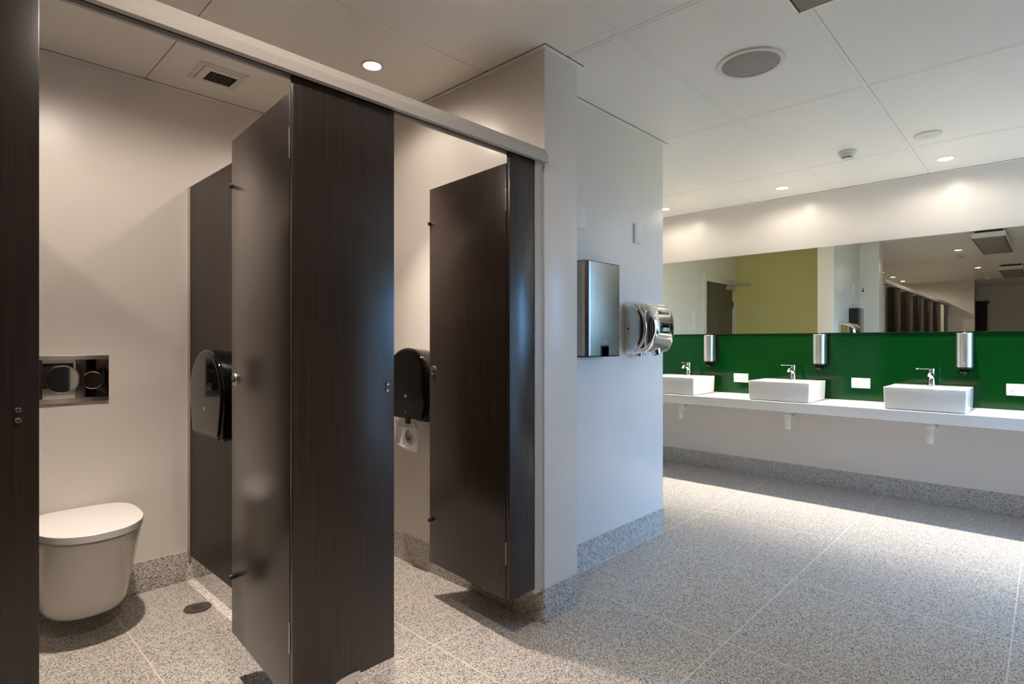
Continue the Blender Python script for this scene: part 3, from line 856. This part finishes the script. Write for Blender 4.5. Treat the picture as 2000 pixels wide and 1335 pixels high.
# switches beside the alcove door
for z0_, z1_, lab in ((1.50, 1.628, 'white switch plate beside the alcove door, upper of two, in the mirror'), (1.345, 1.478, 'white switch plate beside the alcove door, lower of two, in the mirror')):
    blank_plate(3.445, 3.525, z0_, z1_, YA, lab)

# ------------------------------------------------------------------ vanity
CZ0, CZ1, CX = .667, .743, 4.733
YE0, YE1 = YSO + .02, YA - .001
ct = MB().box(CX, XS - .0005, YE0, YE1, CZ0, CZ1, .0025).build('vanity_countertop', M['counter'])
tag(ct, 'long white vanity countertop along the sink wall', 'countertop')
GX = XS - .008
g = MB().box(GX, XS - .0005, YE0, YE1, CZ1 + .0005, 1.297).build('splashback', M['green'])
tag(g, 'glossy dark green glass splashback behind the basins', 'splashback')
mw = thing('wall_mirror', 'long frameless wall mirror above the green splashback', 'mirror', (GX, 1.5, 1.298))
mb = MB(); mb.box(GX - .0095, GX - .0035, YE0, YE1, 1.2995, 2.028, .0)
gl = mb.build('mirror_glass', M['mirror'], mw, smooth=0)
MB().box(GX - .003, XS - .0006, YE0 + .02, YE1 - .02, 1.31, 2.015).build('backing_board', M['slot'], mw)
mw.rotation_euler = (0, 0, -.0022)

# basin
def make_basin(yc, lab):
    t = thing('vessel_basin', lab, 'basin', (4.98, yc, CZ1), 'basins on the countertop')
    x0, x1, y0, y1, z0, z1 = 4.766, 5.205, yc - .236, yc + .236, CZ1 + .0005, .902
    mb = MB()
    def rect(ix, iy, z, r, xb=0.0):
        pts = []
        a0, a1, b0, b1 = x0 + ix, x1 - ix - xb, y0 + iy, y1 - iy
        for cx_, cy_, a in ((a1 - r, b1 - r, 0), (a0 + r, b1 - r, 90), (a0 + r, b0 + r, 180), (a1 - r, b0 + r, 270)):
            for k in range(6):
                th = math.radians(a + 18 * k); pts.append((cx_ + r * math.cos(th), cy_ + r * math.sin(th), z))
        return pts
    rs = [rect(.02, .02, z0, .012), rect(.006, .006, z0 + .004, .014), rect(.004, .004, z0 + .02, .014), rect(0, 0, z1 - .006, .010), rect(.0015, .0015, z1 - .0015, .010), rect(.004, .004, z1, .009),
          rect(.014, .014, z1, .012, .105), rect(.017, .017, z1 - .004, .014, .105), rect(.030, .030, z1 - .085, .03, .115), rect(.05, .05, z1 - .105, .04, .125), rect(.16, .17, z1 - .112, .01, .14)]
    mb.rings(rs); mb.build('bowl', M['ceramic'], t, smooth=40)
    mb = MB(); mb.cyl((4.94, yc, z1 - .112), (4.94, yc, z1 - .108), .030, None, 28, .001); mb.build('waste_plug', M['chrome'], t)
    mb = MB(); mb.cyl((x1 - .121, yc, z1 - .035), (x1 - .126, yc, z1 - .036), .013, None, 24); mb.build('overflow', M['chrome'], t)
    return t
BY = [.624, 1.581, 2.531]
bl = ['white rectangular basin on the counter nearest the picture edge socket', 'middle white rectangular basin of the three', 'white rectangular basin partly hidden by the dryer wall']
b0 = make_basin(BY[0], bl[0])
for y, l in zip(BY[1:], bl[1:]): dup(b0, (0, y - BY[0], 0), l)

def make_tap(yc, lab, turn):
    t = thing('basin_tap', lab, 'tap', (5.145, yc, .902), 'mixer taps on the basins')
    x = 5.145; z = .902
    mb = MB(); mb.lathe([(.001, 0), (.027, 0), (.027, .004), (.024, .007), (.021, .012), (.019, .05), (.020, .075), (.020, .088), (.001, .088)], (x, yc, z), 'z', 28)
    mb.build('body', M['chrome'], t, smooth=50)
    mb = MB(); mb.tube([(x + .004, yc, z + .05), (x - .03, yc, z + .082), (x - .075, yc, z + .092), (x - .108, yc, z + .088), (x - .118, yc, z + .074)], [.016, .016, .0135, .0125, .0115], 18); mb.build('spout', M['chrome'], t, smooth=60)
    mb = MB(); mb.lathe([(.001, .088), (.0185, .088), (.0195, .094), (.0195, .118), (.017, .124), (.001, .126)], (x, yc, z), 'z', 28); cp = mb.build('cartridge_cap', M['chrome'], t, smooth=50)
    R_ = Matrix.Translation((x, yc, 0)) @ Matrix.Rotation(-turn, 4, 'Z') @ Matrix.Translation((-x, -yc, 0))
    mb = MB(); mb.box(x - .085, x + .006, yc - .0065, yc + .0065, z + .118, z + .1245, .002, rot=R_); lv = mb.build('lever', M['chrome'], t)
    tip = [R_ @ Vector((x - d_, yc, z + .1215)) for d_ in (.080, .094)]
    mb = MB(); mb.cyl(tip[0], tip[1], .0062, .005, 14); mb.build('lever_tip', M['chrome'], lv)
    return t
tl_ = ['chrome mixer tap on the basin nearest the picture edge socket', 'chrome mixer tap on the middle basin', 'chrome mixer tap on the basin partly hidden by the dryer wall']
for y, l, a in zip(BY, tl_, (PI / 2 - .1, PI / 2 - .15, .2)): make_tap(y, l, a)

def make_trap(yc, lab):
    t = thing('bottle_trap', lab, 'waste pipe', (4.98, yc, .50), 'waste traps under the counter')
    x = 4.965
    mb = MB(); mb.lathe([(.001, .5), (.018, .500), (.024, .506), (.026, .520), (.026, .575), (.024, .578), (.024, .60), (.031, .602), (.031, .625), (.025, .628), (.025, CZ0 - .001), (.001, CZ0 - .001)], (x, yc, 0), 'z', 24); mb.build('bottle', M['pvc'], t, smooth=40)
    mb = MB(); mb.tube([(x, yc - .01, .59), (x + .03, yc - .022, .592), (x + .08, yc - .03, .615), (x + .14, yc - .03, .618), (XS - .004, yc - .03, .618)], .018, 16); mb.build('outlet_pipe', M['pvc'], t, smooth=60)
    mb = MB(); mb.tube([(x + .10, yc - .03, .618), (x + .135, yc - .03, .618)], .026, 18); mb.build('coupling_nut', M['pvc'], t)
    mb = MB(); mb.lathe([(.026, 0), (.042, -.002), (.042, -.008), (.02, -.010), (.019, 0)], (XS - .001, yc - .03, .618), 'x', 24); mb.build('wall_flange', M['pvc'], t)
    return t
trl = ['white waste trap under the basin nearest the picture edge socket', 'white waste trap under the middle basin', 'white waste trap under the basin by the dryer wall']
q0 = make_trap(BY[0] - .012, trl[0])
for y, l in zip(BY[1:], trl[1:]): dup(q0, (0, y - BY[0], 0), l)

def make_soap(yc, lab):
    t = thing('soap_dispenser', lab, 'soap dispenser', (GX, yc, 1.04), 'soap dispensers above the basins')
    w = .047; z0_, z1_ = 1.040, 1.288; xf, xb = GX - .112, GX - .028
    pts = []
    for k in range(13):
        th = PI / 2 + PI * k / 12
        pts.append((xf + .040 + .040 * math.cos(th), yc + w * math.sin(th) * 1.0))
    pts += [(xb, yc - w), (xb, yc + w)]
    mb = MB(); mb.prism(pts, 'z', z0_, z1_, .0015); mb.build('steel_cover', M['steel_soap'], t, smooth=40)
    mb = MB(); mb.box(xb - .002, GX + .001, yc - w - .003, yc + w + .003, z0_ - .012, z1_ + .002, .002); mb.build('back_plate', M['blackm'], t)
    p2 = [(x_ * .0 + (x_ - xf) * .97 + xf + .001, yc + (y_ - yc) * .97) for x_, y_ in pts]
    mb = MB(); mb.prism(p2, 'z', z0_ - .012, z0_); mb.build('base_band', M['blackm'], t)
    mb = MB(); mb.box(xf + .018, xb - .01, yc - .026, yc + .026, z0_ - .045, z0_ - .011, .006); pu = mb.build('push_bar', M['black'], t)
    mb = MB(); mb.cyl((xf + .05, yc, z0_ - .044), (xf + .05, yc, z0_ - .058), .007, .005, 16); mb.build('soap_nozzle', M['blackm'], pu)
    mb = MB(); mb.cyl((xf + .05, yc, z1_), (xf + .05, yc, z1_ + .006), .009, .007, 18); mb.build('key_lock', M['chrome'], t)
    mb = MB()
    for a in (-.0054, -.0018, .0018, .0054):
        for zz in (1.062, 1.068): mb.box(xf - .0008, xf + .003, yc + a - .0012, yc + a + .0012, zz - .0024, zz + .0024)
    mb.build('maker_mark', M['logo'], t)
    return t
SY = [.4415, 1.399, 2.362]
sl = ['brushed steel soap dispenser on the green panel above the basin nearest the edge socket', 'brushed steel soap dispenser above the middle basin', 'brushed steel soap dispenser nearest the hand dryer']
s0 = make_soap(SY[0], sl[0])
for y, l in zip(SY[1:], sl[1:]): dup(s0, (0, y - SY[0], 0), l)

def make_gpo(yc, lab):
    t = thing('power_outlet', lab, 'power outlet', (GX, yc, .887), 'double power outlets on the green panel')
    zc = .887
    mb = MB(); mb.box(GX - .010, GX - .0003, yc - .0665, yc + .0665, zc - .041, zc + .041, .003); mb.build('plate', M['switch'], t)
    for a in (-.036, .036):
        mb = MB()
        for dy, dz, rot in ((-.008, -.004, 28), (.008, -.004, -28), (0, -.017, 0)):
            mb.box(GX - .0108, GX - .0098, yc + a + dy - .0013, yc + a + dy + .0013, zc + dz - .0042, zc + dz + .0042,
                   rot=Matrix.Translation((0, yc + a + dy, zc + dz)) @ Matrix.Rotation(math.radians(rot), 4, 'X') @ Matrix.Translation((0, -yc - a - dy, -zc - dz)))
        mb.build('socket', M['slot'], t)
        mb = MB(); mb.box(GX - .0125, GX - .0098, yc + a * .6 - .006, yc + a * .6 + .006, zc + .014, zc + .028, .001); mb.build('rocker', M['switch'], t)
    return t
gl_ = ['white double power outlet cut off by the edge of the picture', 'white double power outlet between the middle basin and its edge-side neighbour', 'white double power outlet between the middle basin and the half-hidden basin']
GY = [.150, 1.109, 2.081]
g0 = make_gpo(GY[0], gl_[0])
for y, l in zip(GY[1:], gl_[1:]): dup(g0, (0, y - GY[0], 0), l)

# ------------------------------------------------------------------ daylight
w = bpy.data.worlds.new('sky'); SC.world = w; w.use_nodes = True
nt = w.node_tree; bg = nt.nodes['Background']
tc = nt.nodes.new('ShaderNodeTexCoord'); sx = nt.nodes.new('ShaderNodeSeparateXYZ')
nt.links.new(tc.outputs['Generated'], sx.inputs[0])
cr = nt.nodes.new('ShaderNodeValToRGB')
mr = nt.nodes.new('ShaderNodeMapRange'); mr.inputs['From Min'].default_value = -1; mr.inputs['From Max'].default_value = 1
nt.links.new(sx.outputs['Z'], mr.inputs['Value']); nt.links.new(mr.outputs['Result'], cr.inputs['Fac'])
e = cr.color_ramp.elements
e[0].position = .49; e[0].color = (.045, .060, .040, 1)
e[1].position = .515; e[1].color = (.17, .38, .74, 1)
for p_, c_ in ((.60, (.18, .42, .84, 1)), (1.0, (.15, .40, .92, 1))):
    x = e.new(p_); x.color = c_
nt.links.new(cr.outputs['Color'], bg.inputs['Color']); bg.inputs['Strength'].default_value = 25.0
for x0, x1, z0_, z1_, yy in ((AX0, AX1, 0.0, AZ1, YL - .02), (WX0, WX1, WZ0, WZ1, YSO - .13)):
    P = bpy.data.lights.new('window_portal', 'AREA'); P.shape = 'RECTANGLE'; P.size = x1 - x0 - .08; P.size_y = z1_ - z0_ - .08
    P.cycles.is_portal = True
    po = bpy.data.objects.new('window_portal', P); COL.objects.link(po)
    po.location = ((x0 + x1) / 2, yy, (z0_ + z1_) / 2); po.rotation_euler = (PI / 2, 0, 0)

# ------------------------------------------------------------------ camera and view
cam = bpy.data.cameras.new('camera'); cam.sensor_width = 36.0; cam.lens = 1100.2 / 2000 * 36
cam.clip_start = .02; cam.clip_end = 60
cam.shift_y = .5 / 2000
co = bpy.data.objects.new('camera', cam); COL.objects.link(co)
co.location = (0, 0, 1.22); co.rotation_euler = (PI / 2, 0, math.radians(43.608) - PI / 2)
SC.camera = co
SC.view_settings.view_transform = 'Standard'; SC.view_settings.look = 'None'
SC.view_settings.exposure = 0.2; SC.view_settings.gamma = 1.0
try: SC.view_settings.use_curve_mapping = False
except Exception: pass
cy = SC.cycles
cy.max_bounces = 10; cy.diffuse_bounces = 6; cy.glossy_bounces = 6; cy.transmission_bounces = 6; cy.transparent_max_bounces = 8
cy.sample_clamp_indirect = 6.0; cy.use_denoising = True
try: cy.denoiser = 'OPENIMAGEDENOISE'
except Exception: pass
cy.blur_glossy = 0.5
